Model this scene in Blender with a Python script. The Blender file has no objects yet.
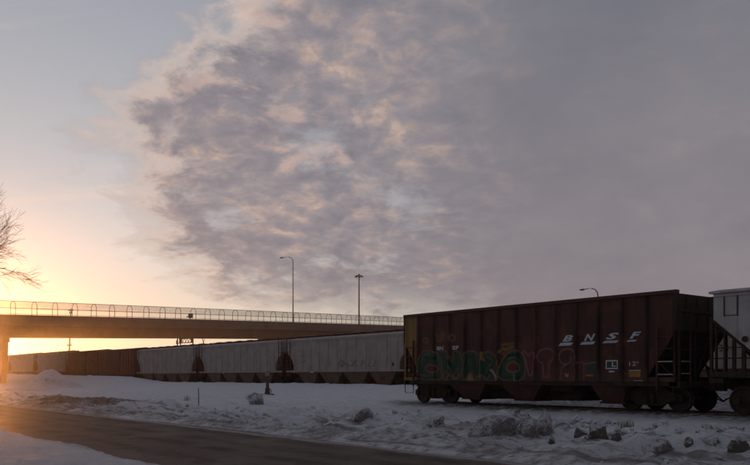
import bpy, math, random
import numpy as np
R = math.radians
sc = bpy.context.scene
COL = sc.collection

# ------------------------------------------------------------------ camera
# World: +X runs along the railway (to the right), +Y away across the tracks, z = 0 is the near rail top.
CA, SA = 0.6225, 0.7826
CAMZ = 1.15
F = 780.0; CX = 375.0; HY = 376.7       # focal length, centre and horizon of the 750 px wide photograph
cam_d = bpy.data.cameras.new('camera'); cam = bpy.data.objects.new('camera', cam_d); COL.objects.link(cam)
cam.location = (0, 0, CAMZ); cam.rotation_euler = (R(90), 0, math.atan2(SA, CA))
cam_d.sensor_width = 36; cam_d.lens = 36 * F / 750; cam_d.shift_y = (HY - 232.5) / 750
cam_d.clip_start = 0.1; cam_d.clip_end = 6000
sc.camera = cam

def cw(X, Y):                       # right / forward of the camera -> world
    return (CA * X - SA * Y, SA * X + CA * Y)
def at(px, Y):                      # ground position seen in column px at depth Y
    return cw((px - CX) / F * Y, Y)
def zat(py, Y): return CAMZ + (HY - py) / F * Y
def onside(px, py, w):              # point of the plane y = w
    r = (px - CX) / F
    x = w * (CA * r - SA) / (CA + SA * r); Y = -SA * x + CA * w
    return x, zat(py, Y)

# ------------------------------------------------------------------ view
sc.view_settings.view_transform = 'Standard'; sc.view_settings.look = 'None'
sc.view_settings.exposure = 0; sc.view_settings.gamma = 1; sc.view_settings.use_curve_mapping = False

# ------------------------------------------------------------------ node expressions
class E:
    def __init__(s, nt, sock): s.nt = nt; s.s = sock
    def _m(s, op, *a):
        n = s.nt.nodes.new('ShaderNodeMath'); n.operation = op
        for i, v in enumerate((s,) + a):
            if isinstance(v, E): s.nt.links.new(v.s, n.inputs[i])
            else: n.inputs[i].default_value = v
        return E(s.nt, n.outputs[0])
    def __add__(s, o): return s._m('ADD', o)
    def __sub__(s, o): return s._m('SUBTRACT', o)
    def __mul__(s, o): return s._m('MULTIPLY', o)
    def __truediv__(s, o): return s._m('DIVIDE', o)
    def clamp(s):
        r = s._m('ADD', 0.0); r.s.node.use_clamp = True; return r
    def step(s, a, b):               # smoothstep
        n = s.nt.nodes.new('ShaderNodeMapRange'); n.interpolation_type = 'SMOOTHSTEP'
        s.nt.links.new(s.s, n.inputs[0]); n.inputs[1].default_value = a; n.inputs[2].default_value = b
        return E(s.nt, n.outputs[0])
def val(nt, v):
    n = nt.nodes.new('ShaderNodeValue'); n.outputs[0].default_value = v; return E(nt, n.outputs[0])
def mixc(nt, f, a, b, mode='MIX'):
    n = nt.nodes.new('ShaderNodeMix'); n.data_type = 'RGBA'; n.blend_type = mode
    for sock, v in ((n.inputs[0], f), (n.inputs[6], a), (n.inputs[7], b)):
        if isinstance(v, E): nt.links.new(v.s, sock)
        elif isinstance(v, bpy.types.NodeSocket): nt.links.new(v, sock)
        elif isinstance(v, (int, float)): sock.default_value = v
        else: sock.default_value = (*v, 1)
    return n.outputs[2]
def ramp(nt, f, pts, interp='LINEAR'):
    n = nt.nodes.new('ShaderNodeValToRGB'); n.color_ramp.interpolation = interp
    el = n.color_ramp.elements
    while len(el) < len(pts): el.new(0.5)
    for e, (p, c) in zip(el, pts):
        e.position = p; e.color = (*c, 1) if not isinstance(c, float) else (c, c, c, 1)
    nt.links.new(f.s, n.inputs[0]); return n.outputs[0]
def noise(nt, vec, scale, detail=4, rough=.55, dist=0.0, dims='3D'):
    n = nt.nodes.new('ShaderNodeTexNoise'); n.noise_dimensions = dims
    n.inputs['Scale'].default_value = scale; n.inputs['Detail'].default_value = detail
    n.inputs['Roughness'].default_value = rough; n.inputs['Distortion'].default_value = dist
    if vec is not None: nt.links.new(vec, n.inputs['Vector'])
    return E(nt, n.outputs[0])

# ------------------------------------------------------------------ sky and sun
SUN_EL = 1.1
sd = np.array(cw(-0.53, 1.0)); sd = sd / np.linalg.norm(sd)
SUN_AZ = math.atan2(sd[0], sd[1])
world = bpy.data.worlds.new('World'); sc.world = world; world.use_nodes = True
nt = world.node_tree; nt.nodes.clear()
tc = nt.nodes.new('ShaderNodeTexCoord'); gen = tc.outputs['Generated']
sep = nt.nodes.new('ShaderNodeSeparateXYZ'); nt.links.new(gen, sep.inputs[0])
dx, dy, dz = (E(nt, sep.outputs[i]) for i in range(3))
rt = dx * CA + dy * SA; fw = dy * CA - dx * SA
az = rt._m('ARCTAN2', fw) * (180 / math.pi)
el = dz._m('ARCSINE') * (180 / math.pi)
# coordinates on a flat cloud layer
zz = dz._m('MAXIMUM', 0.0) + 0.30
comb = nt.nodes.new('ShaderNodeCombineXYZ')
u_, v_ = rt / zz, fw / zz
nt.links.new(u_.s, comb.inputs[0]); nt.links.new(v_.s, comb.inputs[1]); cp = comb.outputs[0]
sky = nt.nodes.new('ShaderNodeTexSky'); sky.sky_type = 'NISHITA'; sky.sun_disc = False
sky.sun_elevation = R(SUN_EL); sky.sun_rotation = SUN_AZ; sky.air_density = 1.0; sky.dust_density = 2.0
nish = mixc(nt, 1.0, sky.outputs[0], (.12, .12, .12), 'MULTIPLY')
e90 = (el / 30.0).clamp()
clear = ramp(nt, e90, [(0, (.92, .77, .49)), (.10, (.86, .78, .64)), (.28, (.75, .735, .72)), (.47, (.56, .58, .62)),
                       (.63, (.47, .495, .54)), (.85, (.375, .395, .46)), (1, (.31, .34, .41))])
sunang = (az + 28.0) / 60.0
side = (sunang * sunang * -1.0)._m('EXPONENT')                     # fades away from the sun's azimuth
clear = mixc(nt, side * .8 + .2, (.16, .17, .21), clear)
clear = mixc(nt, .12, clear, nish)
# cloud bank: everything right of an uneven edge
edge = E(nt, ramp(nt, e90, [(0, .92), (.10, .66), (.145, .40), (.19, .24), (.27, .14), (.36, .07), (.43, .115), (.50, .09), (.58, .035),
                            (.64, .10), (.72, .20), (.85, .265), (1, .32)]))
azb = edge * 40.0 - 21.5
n1 = noise(nt, cp, 2.1, 7, .60, .5)
n2 = noise(nt, cp, 8.5, 7, .66, .4)
warp = (n1 - .5) * 3.0 + (n2 - .5) * 2.6
d = (az - azb) / 5.2 + warp + .22
alpha = d.step(-.25, .75)
mid = noise(nt, cp, 5.0, 7, .60, .6)
fine = noise(nt, cp, 16.0, 6, .62, .3)
right = az.step(-4, 14)                                             # smoother, thicker towards the right
lum = ((mid - .5) * 1.8 + (fine - .5) * 2.0 + .50).clamp()
thick = mixc(nt, e90, (.285, .248, .265), (.160, .172, .208))
patchy = ramp(nt, lum, [(0, (.21, .20, .235)), (.42, (.275, .255, .28)), (.62, (.33, .29, .305)), (.84, (.45, .35, .32)), (1, (.58, .44, .37))])
cloud = mixc(nt, (right * .80 + .12), patchy, thick)
soft = noise(nt, cp, 2.2, 5, .55, .3)
cloud = mixc(nt, 1.0, cloud, ramp(nt, soft, [(.3, (.90, .90, .92)), (.7, (1.10, 1.08, 1.06))]), 'MULTIPLY')
rim = (val(nt, 1.0) - d.step(.1, 1.15)) * alpha
cloud = mixc(nt, rim * .85, cloud, (.88, .71, .60))
puff = noise(nt, cp, 8.0, 6, .6, .35).step(.53, .66) * (val(nt, 1.0) - az.step(-3, 7)) * el.step(8, 16)
cloud = mixc(nt, puff * .55, cloud, (.64, .46, .40))
# blue openings inside the bank
gap = noise(nt, cp, 4.2, 7, .64, .25).step(.53, .68) * (val(nt, 1.0) - az.step(0, 12)) * .5
alpha2 = alpha * (val(nt, 1.0) - gap)
low = (val(nt, 1.0) - el.step(3.4, 7.5)) * noise(nt, cp, 2.6, 6, .62, .2).step(.42, .56) * (val(nt, 1.0) - az.step(2, 14)) * .9
alpha2 = alpha2 * (val(nt, 1.0) - low)
skyc = mixc(nt, alpha2, clear, cloud)
# thin lit wisps in the clear part
mp = nt.nodes.new('ShaderNodeMapping'); mp.inputs['Scale'].default_value = (.55, 2.6, 1); mp.inputs['Rotation'].default_value = (0, 0, .35)
nt.links.new(cp, mp.inputs[0])
wisp = noise(nt, mp.outputs[0], 1.5, 7, .6, .4).step(.54, .72) * .5
skyc = mixc(nt, wisp * (val(nt, 1.0) - alpha), skyc, (.84, .66, .54))
glow = mixc(nt, 1.0, skyc, (1, 1, 1), 'MULTIPLY')
gx = (az + 27.0) / 16.0; gy = el / 6.0
g = ((gx * gx + gy * gy) * -1.0)._m('EXPONENT')
skyc = mixc(nt, g * .35, skyc, (1.15, 1.0, .72))
# dusk overhead and behind the camera
dim = az._m('ABSOLUTE').step(35, 110) * .58
skyc = mixc(nt, dim, skyc, (.088, .082, .098))
over = el.step(30, 60) * .45
skyc = mixc(nt, over, skyc, (.10, .11, .15))
bg = nt.nodes.new('ShaderNodeBackground'); nt.links.new(skyc, bg.inputs[0]); bg.inputs[1].default_value = 1.0
wo = nt.nodes.new('ShaderNodeOutputWorld'); nt.links.new(bg.outputs[0], wo.inputs[0])

sl = bpy.data.lights.new('sun', 'SUN'); sl.energy = 2.4; sl.angle = R(.5); sl.color = (1, .36, .08)
so = bpy.data.objects.new('sun', sl); COL.objects.link(so)
# the lamp shines along its -Z: point +Z to the sun
ce = math.cos(R(SUN_EL))
from mathutils import Vector
so.rotation_euler = Vector((sd[0] * ce, sd[1] * ce, math.sin(R(SUN_EL)))).to_track_quat('Z', 'Y').to_euler()

# ------------------------------------------------------------------ materials
def mat(name, base, rough=.8, var=.25, scale=3.0, dark=None, bump=0.0, bscale=30, metal=0.0, streak=0.0, spec=.3):
    m = bpy.data.materials.new(name); m.use_nodes = True; t = m.node_tree
    p = t.nodes['Principled BSDF']; tc = t.nodes.new('ShaderNodeTexCoord')
    v = tc.outputs['Object']
    n = noise(t, v, scale, 6, .6)
    c2 = dark if dark else tuple(x * (1 - var) for x in base)
    c1 = tuple(min(1, x * (1 + var * .6)) for x in base)
    c = ramp(t, n, [(.32, c2), (.62, c1)])
    if streak:
        mpn = t.nodes.new('ShaderNodeMapping'); mpn.inputs['Scale'].default_value = (6, 6, .35); t.links.new(v, mpn.inputs[0])
        s = noise(t, mpn.outputs[0], 1.0, 5, .65).step(.5, .72) * streak
        c = mixc(t, s, c, (.07, .035, .022))
    t.links.new(c, p.inputs['Base Color'])
    p.inputs['Roughness'].default_value = rough; p.inputs['Metallic'].default_value = metal
    p.inputs['Specular IOR Level'].default_value = spec
    if bump:
        b = t.nodes.new('ShaderNodeBump'); b.inputs['Strength'].default_value = bump; b.inputs['Distance'].default_value = .03
        nb = noise(t, v, bscale, 5, .6); t.links.new(nb.s, b.inputs['Height']); t.links.new(b.outputs[0], p.inputs['Normal'])
    return m
M = {
 'brown': mat('rusty_brown_paint', (.075, .033, .023), .75, .3, 2.0, streak=.25),
 'under': mat('underframe_grime_end_shade', (.045, .028, .021), .9, .4, 4.0),  # underframe grime; also the painted shade on the brown car's ends
 'wheel': mat('wheel_steel', (.05, .038, .032), .7, .4, 6.0),
 'tread': mat('polished_tread', (.30, .29, .28), .4, .2, 6.0, metal=.8),
 'yellow': mat('faded_yellow_paint', (.33, .20, .05), .7, .25, 3.0, streak=.3),
 'grey': mat('weathered_grey_paint', (.33, .285, .265), .75, .18, 1.2, streak=.35),
 'greyb': mat('rusty_grey_paint', (.14, .085, .065), .85, .35, 1.5, streak=.5),
 'rust': mat('rust_red', (.13, .045, .022), .9, .35, 2.0),
 'white': mat('weathered_white_paint', (.40, .385, .37), .7, .18, 1.8, streak=.5),
 'mark': mat('white_lettering', (.50, .52, .56), .7, .2, 8.0),
 'dmark': mat('dark_lettering', (.05, .05, .05), .7, .1, 8.0),
 'orange': mat('orange_reflector', (.30, .14, .025), .6, .25, 8.0),
 'teal': mat('teal_overspray', (.045, .075, .07), .8, .3, 8.0),
 'rung': mat('worn_white_rung', (.42, .38, .34), .6, .3, 8.0),
 'boxred': mat('red_brown_boxcar_paint', (.17, .055, .032), .8, .25, 1.0, streak=.3),
 'concrete': mat('stained_concrete', (.16, .098, .072), .9, .25, .35, streak=.15, bump=.2, bscale=8),
 'girder': mat('weathering_steel', (.13, .065, .042), .85, .25, .5, streak=.2),
 'pole': mat('dull_galvanised_steel', (.16, .155, .15), .6, .2, 3.0, metal=.3),
 'darkpole': mat('dark_pole_paint', (.06, .05, .045), .7, .2, 3.0),
 'wood': mat('weathered_wood', (.12, .075, .05), .9, .3, 4.0),
 'bark': mat('dark_bark', (.085, .06, .045), .95, .3, 4.0),
 'glass': mat('lamp_glass', (.45, .45, .42), .3, .1, 3.0),
 'tie': mat('creosoted_timber', (.06, .045, .035), .95, .3, 4.0),
 'rail': mat('rusty_rail_steel', (.11, .065, .045), .6, .3, 4.0, metal=.4),
 'grass': mat('dead_grass', (.20, .13, .07), .95, .3, 5.0),
 'signback': mat('dull_sign_back', (.07, .07, .07), .6, .2, 3.0),
}
def snow_mat(name, ground=False, dirt=.35, dirt_col=(.15, .115, .085)):
    m = bpy.data.materials.new(name); m.use_nodes = True; t = m.node_tree; p = t.nodes['Principled BSDF']
    tc = t.nodes.new('ShaderNodeTexCoord'); v = tc.outputs['Object']
    n = noise(t, v, .5, 6, .65); n2 = noise(t, v, 4.0, 6, .65); n3 = noise(t, v, 22, 4, .6)
    c = ramp(t, n2, [(.25, (.68, .68, .71)), (.65, (.86, .86, .885))])
    spots = (n2 * .5 + n3 * .5).step(.53, .64)
    if ground:
        s = t.nodes.new('ShaderNodeSeparateXYZ'); t.links.new(v, s.inputs[0])
        x, y = E(t, s.outputs[0]), E(t, s.outputs[1])
        yy = y + (n - .5) * 1.2
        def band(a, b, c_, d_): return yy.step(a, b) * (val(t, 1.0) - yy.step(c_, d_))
        roadside = band(4.9, 5.6, 11.5, 13.6)
        verge = band(11.5, 12.5, 14.5, 17)
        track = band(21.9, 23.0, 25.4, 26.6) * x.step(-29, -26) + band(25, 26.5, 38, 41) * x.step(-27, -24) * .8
        c = mixc(t, spots * (verge * .55 + .12), c, (.20, .165, .14))
        c = mixc(t, (n2 * .6 + n * .6).step(.45, .75) * roadside * .85, c, (.16, .125, .105))
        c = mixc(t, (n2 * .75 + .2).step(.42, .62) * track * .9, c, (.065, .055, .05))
        lm = t.nodes.new('ShaderNodeMapping'); lm.inputs['Scale'].default_value = (.35, 3.2, 1); t.links.new(v, lm.inputs[0])
        ln = noise(t, lm.outputs[0], 1.0, 7, .68)
        c = mixc(t, ln.step(.48, .62) * band(11.0, 11.5, 13.3, 15.0) * .8, c, (.20, .165, .145))
        c = mixc(t, ln.step(.50, .66) * band(13, 14, 22, 30) * .3, c, (.34, .31, .31))
        # bare dirt where vehicles turn across the verge
        ex = (x + 43.5) / 9.0; ey = (y - 14.3) / 3.4
        g = ((ex * ex + ey * ey) * -1.0)._m('EXPONENT')
        c = mixc(t, (g + (n - .5) * .9 + (n2 - .5) * .4).step(.35, .8) * .9, c, (.12, .082, .058))
    else:
        c = mixc(t, (n2 * .5 + n3 * .5 + (n - .5) * .8).step(.5 - dirt * .3, .68 - dirt * .2), c, dirt_col)
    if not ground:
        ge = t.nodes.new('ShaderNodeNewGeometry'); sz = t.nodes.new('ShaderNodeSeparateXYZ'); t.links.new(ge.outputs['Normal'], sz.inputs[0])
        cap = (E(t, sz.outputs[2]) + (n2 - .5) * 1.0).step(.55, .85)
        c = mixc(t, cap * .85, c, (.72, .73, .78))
    t.links.new(c, p.inputs['Base Color']); p.inputs['Roughness'].default_value = .85; p.inputs['Specular IOR Level'].default_value = .2
    b = t.nodes.new('ShaderNodeBump'); b.inputs['Strength'].default_value = 1.0; b.inputs['Distance'].default_value = .10
    hh = noise(t, v, 7, 9, .72); t.links.new(hh.s, b.inputs['Height']); t.links.new(b.outputs[0], p.inputs['Normal'])
    return m
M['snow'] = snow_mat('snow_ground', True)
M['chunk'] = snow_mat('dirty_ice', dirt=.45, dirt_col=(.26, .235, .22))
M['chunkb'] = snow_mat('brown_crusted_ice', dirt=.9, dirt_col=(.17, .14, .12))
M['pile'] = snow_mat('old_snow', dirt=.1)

def road_mat():
    m = bpy.data.materials.new('worn_asphalt'); m.use_nodes = True; t = m.node_tree; p = t.nodes['Principled BSDF']
    tc = t.nodes.new('ShaderNodeTexCoord'); v = tc.outputs['Object']
    mp = t.nodes.new('ShaderNodeMapping'); mp.inputs['Scale'].default_value = (.12, 1.2, 1); t.links.new(v, mp.inputs[0])
    a = noise(t, mp.outputs[0], 1.0, 6, .6); b2 = noise(t, v, .9, 6, .65); f = noise(t, v, 45, 4, .7)
    c = ramp(t, a * .6 + b2 * .4, [(.3, (.066, .038, .025)), (.5, (.088, .054, .037)), (.7, (.112, .074, .053))])
    c = mixc(t, f.step(.35, .7) * .3, c, (.14, .12, .11))
    vo = t.nodes.new('ShaderNodeTexVoronoi'); vo.feature = 'DISTANCE_TO_EDGE'; vo.inputs['Scale'].default_value = .32
    wn = t.nodes.new('ShaderNodeTexNoise'); wn.inputs['Scale'].default_value = 1.2; t.links.new(v, wn.inputs['Vector'])
    vm = t.nodes.new('ShaderNodeVectorMath'); vm.operation = 'MULTIPLY_ADD'; vm.inputs[1].default_value = (1.2, 1.2, 0)
    t.links.new(wn.outputs[1], vm.inputs[0]); t.links.new(v, vm.inputs[2]); t.links.new(vm.outputs[0], vo.inputs['Vector'])
    c = mixc(t, noise(t, v, 5.5, 6, .7).step(.46, .60) * .35, c, (.155, .125, .105))
    crack = val(t, 1.0) - E(t, vo.outputs[0]).step(.004, .022)
    c = mixc(t, crack * .35, c, (.03, .022, .018))
    s = t.nodes.new('ShaderNodeSeparateXYZ'); t.links.new(v, s.inputs[0]); y = E(t, s.outputs[1])
    off = (y - 8.45)._m('ABSOLUTE') + (b2 - .5) * 1.6
    c = mixc(t, off.step(2.1, 3.1) * b2.step(.40, .62) * .4, c, (.26, .235, .23))
    for yc in (6.75, 8.05, 9.1, 10.4):
        tr_ = (val(t, 1.0) - ((y - yc) + (a - .5) * .8)._m('ABSOLUTE').step(.12, .42)) * b2.step(.3, .6)
        c = mixc(t, tr_ * .7, c, (.036, .026, .021))
    sl_ = (val(t, 1.0) - ((y - 11.05) + (b2 - .5) * 1.1)._m('ABSOLUTE').step(.05, .32))
    c = mixc(t, sl_ * f.step(.3, .55) * .75, c, (.42, .39, .39))
    t.links.new(c, p.inputs['Base Color']); p.inputs['Specular IOR Level'].default_value = .25
    rr = ramp(t, b2, [(.35, .68), (.6, .9)]); t.links.new(rr, p.inputs['Roughness'])
    b = t.nodes.new('ShaderNodeBump'); b.inputs['Strength'].default_value = .4; b.inputs['Distance'].default_value = .012
    t.links.new(f.s, b.inputs['Height']); t.links.new(b.outputs[0], p.inputs['Normal'])
    return m
M['road'] = road_mat()
def link_mat():                      # woven wire: thin diagonal wires, open between them
    m = bpy.data.materials.new('chain_link_wire'); m.use_nodes = True; t = m.node_tree; p = t.nodes['Principled BSDF']
    p.inputs['Base Color'].default_value = (.20, .21, .16, 1); p.inputs['Roughness'].default_value = .6
    uv = t.nodes.new('ShaderNodeUVMap'); s = t.nodes.new('ShaderNodeSeparateXYZ'); t.links.new(uv.outputs[0], s.inputs[0])
    x, y = E(t, s.outputs[0]), E(t, s.outputs[1])
    a = ((x + y) / .07)._m('FRACT'); b = ((x - y) / .07)._m('FRACT')
    w = a._m('LESS_THAN', .15)._m('MAXIMUM', b._m('LESS_THAN', .15))
    t.links.new(w.s, p.inputs['Alpha']); return m
M['link'] = link_mat()

# ------------------------------------------------------------------ mesh helpers
class MB:
    def __init__(s): s.v = []; s.f = []; s.uv = []
    def box(s, x0, x1, y0, y1, z0, z1):
        n = len(s.v)
        s.v += [(x0, y0, z0), (x1, y0, z0), (x1, y1, z0), (x0, y1, z0), (x0, y0, z1), (x1, y0, z1), (x1, y1, z1), (x0, y1, z1)]
        s.f += [tuple(n + i for i in q) for q in ((0, 3, 2, 1), (4, 5, 6, 7), (0, 1, 5, 4), (1, 2, 6, 5), (2, 3, 7, 6), (3, 0, 4, 7))]
        return s
    def loft(s, rings, cap=True):    # rings of equal point count
        n = len(s.v); k = len(rings[0])
        for r in rings: s.v += [tuple(p) for p in r]
        for i in range(len(rings) - 1):
            for j in range(k):
                a = n + i * k + j; b = n + i * k + (j + 1) % k
                s.f.append((a, b, b + k, a + k))
        if cap:
            s.f.append(tuple(n + j for j in reversed(range(k)))); e = n + (len(rings) - 1) * k
            s.f.append(tuple(e + j for j in range(k)))
        return s
    def prism_y(s, poly, y0, y1):    # polygon in x,z pushed along y
        return s.loft([[(x, y0, z) for x, z in poly], [(x, y1, z) for x, z in poly]])
    def prism_x(s, poly, x0, x1):
        return s.loft([[(x0, y, z) for y, z in poly], [(x1, y, z) for y, z in poly]])
    def frustum(s, x0, x1, y0, y1, z0, X0, X1, Y0, Y1, z1):
        return s.loft([[(x0, y0, z0), (x1, y0, z0), (x1, y1, z0), (x0, y1, z0)], [(X0, Y0, z1), (X1, Y0, z1), (X1, Y1, z1), (X0, Y1, z1)]])
    def tube(s, pts, rad, k=6, cap=True):
        pts = [Vector(p) for p in pts]; rings = []
        if not hasattr(rad, '__len__'): rad = [rad] * len(pts)
        ref = None
        for i, p in enumerate(pts):
            d = (pts[min(i + 1, len(pts) - 1)] - pts[max(i - 1, 0)]).normalized()
            if ref is None: ref = Vector((0, 0, 1)) if abs(d.z) < .9 else Vector((1, 0, 0))
            a = d.cross(ref).normalized(); b = d.cross(a).normalized(); ref = -b if False else ref
            rings.append([p + (a * math.cos(2 * math.pi * j / k) + b * math.sin(2 * math.pi * j / k)) * rad[i] for j in range(k)])
        return s.loft(rings, cap)
    def bar(s, p, q, w):
        return s.tube([p, q], w * .7, 4)
    def disc_y(s, prof, cx, cz, k=24):   # surface of revolution about a y axis; prof = (r, y)
        rings = [[(cx + r * math.cos(2 * math.pi * j / k), y, cz + r * math.sin(2 * math.pi * j / k)) for j in range(k)] for r, y in prof]
        return s.loft(rings)
    def build(s, name, m, parent=None, smooth=False):
        me = bpy.data.meshes.new(name); me.from_pydata(s.v, [], s.f)
        if isinstance(m, str): m = M[m]
        me.materials.append(m); me.update()
        import bmesh
        bm = bmesh.new(); bm.from_mesh(me); bmesh.ops.recalc_face_normals(bm, faces=bm.faces); bm.to_mesh(me); bm.free()
        if smooth: me.polygons.foreach_set('use_smooth', [True] * len(me.polygons))
        o = bpy.data.objects.new(name, me); COL.objects.link(o); o.parent = parent
        return o
def thing(name, label, cat, loc=(0, 0, 0), rz=0, group=None):
    o = bpy.data.objects.new(name, None); COL.objects.link(o); o.location = loc; o.rotation_euler = (0, 0, rz)
    o.empty_display_size = .2
    return tag(o, label, cat, group)
def tag(o, label, cat, group=None):
    o['label'] = label; o['category'] = cat
    if group: o['group'] = group
    return o
def kids(o): return [c for c in bpy.data.objects if c.parent == o]
def dup(root, loc, label, rz=None):
    def rec(o, par):
        c = o.copy(); COL.objects.link(c); c.parent = par
        for k in kids(o): rec(k, c)
        return c
    r = rec(root, None); r.location = loc; r['label'] = label
    if rz is not None: r.rotation_euler = (0, 0, rz)
    return r
def text(name, s, x, z, h, y, m, parent, stretch=1.0, shear=0.0, bold=0.0):
    cu = bpy.data.curves.new(name, 'FONT'); cu.body = s; cu.size = 1; cu.shear = shear; cu.offset = bold; cu.resolution_u = 3
    o = bpy.data.objects.new('tmp', cu); COL.objects.link(o); bpy.context.view_layer.update()
    me = bpy.data.meshes.new_from_object(o); COL.objects.unlink(o); bpy.data.objects.remove(o)
    co = np.array([v.co[:] for v in me.vertices]); mn = co.min(0); mx = co.max(0)
    sc_ = h / (mx[1] - mn[1])
    for v in me.vertices:
        a = (v.co.x - (mn[0] + mx[0]) / 2) * sc_ * stretch; b = (v.co.y - (mn[1] + mx[1]) / 2) * sc_
        v.co = (x + a, y, z + b)
    me.name = name; me.materials.clear(); me.materials.append(M[m])
    t = bpy.data.objects.new(name, me); COL.objects.link(t); t.parent = parent
    return t

# ------------------------------------------------------------------ numpy noise
_rs = np.random.RandomState(7); _tab = _rs.rand(512, 512)
def vn(x, y):
    xi = np.floor(x).astype(int); yi = np.floor(y).astype(int); fx = x - xi; fy = y - yi
    fx = fx * fx * (3 - 2 * fx); fy = fy * fy * (3 - 2 * fy)
    g = lambda a, b: _tab[a % 512, b % 512]
    return (g(xi, yi) * (1 - fx) + g(xi + 1, yi) * fx) * (1 - fy) + (g(xi, yi + 1) * (1 - fx) + g(xi + 1, yi + 1) * fx) * fy
def fbm(x, y, f, o=4, g=.5):
    s = 0; a = 1; t = 0
    for i in range(o):
        s = s + a * (vn(x * f + 17.3 * i, y * f + 9.1 * i) - .5); t += a; a *= g; f *= 2.03
    return s / t * 2

# ------------------------------------------------------------------ ground
MOUNDS = [(*at(px_, Y_), s_, h_) for px_, Y_, s_, h_ in ((530, 19.0, 1.3, .12), (568, 18.2, 1.2, .14), (495, 19, 1.2, .05), (430, 22, 1.2, .22), (655, 15.6, .9, .10), (730, 15.2, .8, .14), (360, 26, 1.3, .18), (250, 38, 1.6, .18), (610, 17.6, .8, .16), (300, 30, 1.5, .12))]
def ground_h(x, y):
    x = np.asarray(x, float); y = np.asarray(y, float)
    ye = y + fbm(x, y, .35, 4) * .35 * ((y > 3) & (y < 20))
    kp = [(-1500, 0), (-30, -.2), (2, -.30), (4.9, -.30), (5.45, -.35), (5.7, -.50), (11.2, -.50), (11.45, -.42), (12.3, -.33), (13.4, -.2), (14.3, -.16),
          (16, -.25), (20, -.23), (22.2, -.17), (23, -.055), (25.6, -.055), (28, -.06), (32, .16), (35.3, .52), (36.6, .50), (37.6, .14), (41, .14), (60, .1), (1500, 0)]
    h = np.interp(ye, [k[0] for k in kp], [k[1] for k in kp])
    bank = np.exp(-((ye - 13.9) / 1.5) ** 2)
    lump = np.clip(fbm(x, y, .55, 5, .55) + .12, -.3, 1)
    h = h + bank * lump * .46
    rough = np.interp(ye, [3, 5.2, 5.75, 11.2, 11.6, 12.2, 15.5, 17.5, 21, 22.5, 25.5, 27, 36, 40, 60], [1, .6, 0, 0, .15, 1, 1, .8, .6, .45, .45, 1.1, 1.2, .3, .5])
    h = h + rough * (fbm(x, y, 1.3, 5, .6) * .09 + np.abs(fbm(x + 40, y, 3.1, 3, .6)) * .07)
    h = h + np.interp(ye, [15, 17, 21, 23], [0, 1, 1, 0]) * (fbm(x * .25, y, 2.2, 3) * .03)
    h = h + np.interp(ye, [16, 18, 22, 26, 34], [0, 1, 1, .6, 1]) * np.clip((-x - 18) / 10, 0, 1) * np.abs(fbm(x + 60, y, .9, 5, .6)) * .16 * (y < 40) * (y > 12)
    verge = np.interp(ye, [11.4, 12.2, 16.5, 18.5], [0, 1, 1, 0])
    h = h + verge * (np.abs(fbm(x + 90, y, 1.9, 4, .6)) * .13 + fbm(x, y + 30, 5.0, 3, .6) * .03 - .03)
    # ploughed ridges along the road edge
    h = h + np.exp(-((ye - 12.0) / .35) ** 2) * (.05 + .09 * np.clip(fbm(x, y, .9, 4), -.2, 1))
    far = np.clip((-x - 95) / 45, 0, 1) * ((y > 26) & (y < 60)) * .40
    h = h + far + np.clip((-x - 84) / 10, 0, 1) * .62 * np.exp(-((y - 35.6) / 2.0) ** 2)
    h = h + .07 * np.exp(-((y - 24.25) / 1.5) ** 4) * np.clip((-26.5 - x) / 2.5, 0, 1)
    for bx, by, bs, bh in MOUNDS: h = h + bh * np.exp(-(((x - bx) / bs) ** 2 + ((y - by) / (bs * .6)) ** 2)) * (1 + .8 * fbm(x, y, 1.6, 4))
    return h
def steps(*seg):
    a = []
    for s in seg:
        a += list(s) if not isinstance(s, tuple) else list(np.arange(*s))
    return np.array(a)
ys = steps([-3000, -1200, -400, -120, -40, -15, -6, -2], (0, 2, .4), (2, 17, .07), (17, 26, .13), (26, 46, .4), [46, 50, 56, 65, 80, 120, 200, 400, 1000, 3000])
xs = steps([-3000, -1200, -600, -350, -250, -200], (-180, -60, 1.0), (-60, -26, .22), (-26, -5, .085), (-5, 12, .5), [12, 20, 40, 80, 160, 400, 1200, 3000])
def sheet(name, xs, ys, hf, m):
    X, Y = np.meshgrid(xs, ys); H = hf(X, Y)
    nx, ny = len(xs), len(ys)
    me = bpy.data.meshes.new(name)
    me.vertices.add(nx * ny); me.vertices.foreach_set('co', np.stack([X, Y, H], -1).ravel())
    i = np.arange((nx - 1) * (ny - 1)); r = i // (nx - 1); c = i % (nx - 1); a = r * nx + c
    q = np.stack([a, a + 1, a + 1 + nx, a + nx], -1).ravel()
    n = len(i); me.loops.add(4 * n); me.loops.foreach_set('vertex_index', q)
    me.polygons.add(n); me.polygons.foreach_set('loop_start', np.arange(n) * 4)
    me.polygons.foreach_set('use_smooth', np.ones(n, bool)); me.update(calc_edges=True); me.validate()
    me.materials.append(M[m]); o = bpy.data.objects.new(name, me); COL.objects.link(o); o['kind'] = 'structure'; return o
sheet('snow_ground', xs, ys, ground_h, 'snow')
sheet('road', steps([-600, -300], (-200, 60, 2.0), [300, 600]), steps((5.1, 12.2, .5)), lambda X, Y: -.45 - .02 * ((Y - 8.5) / 3) ** 2, 'road')

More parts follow.
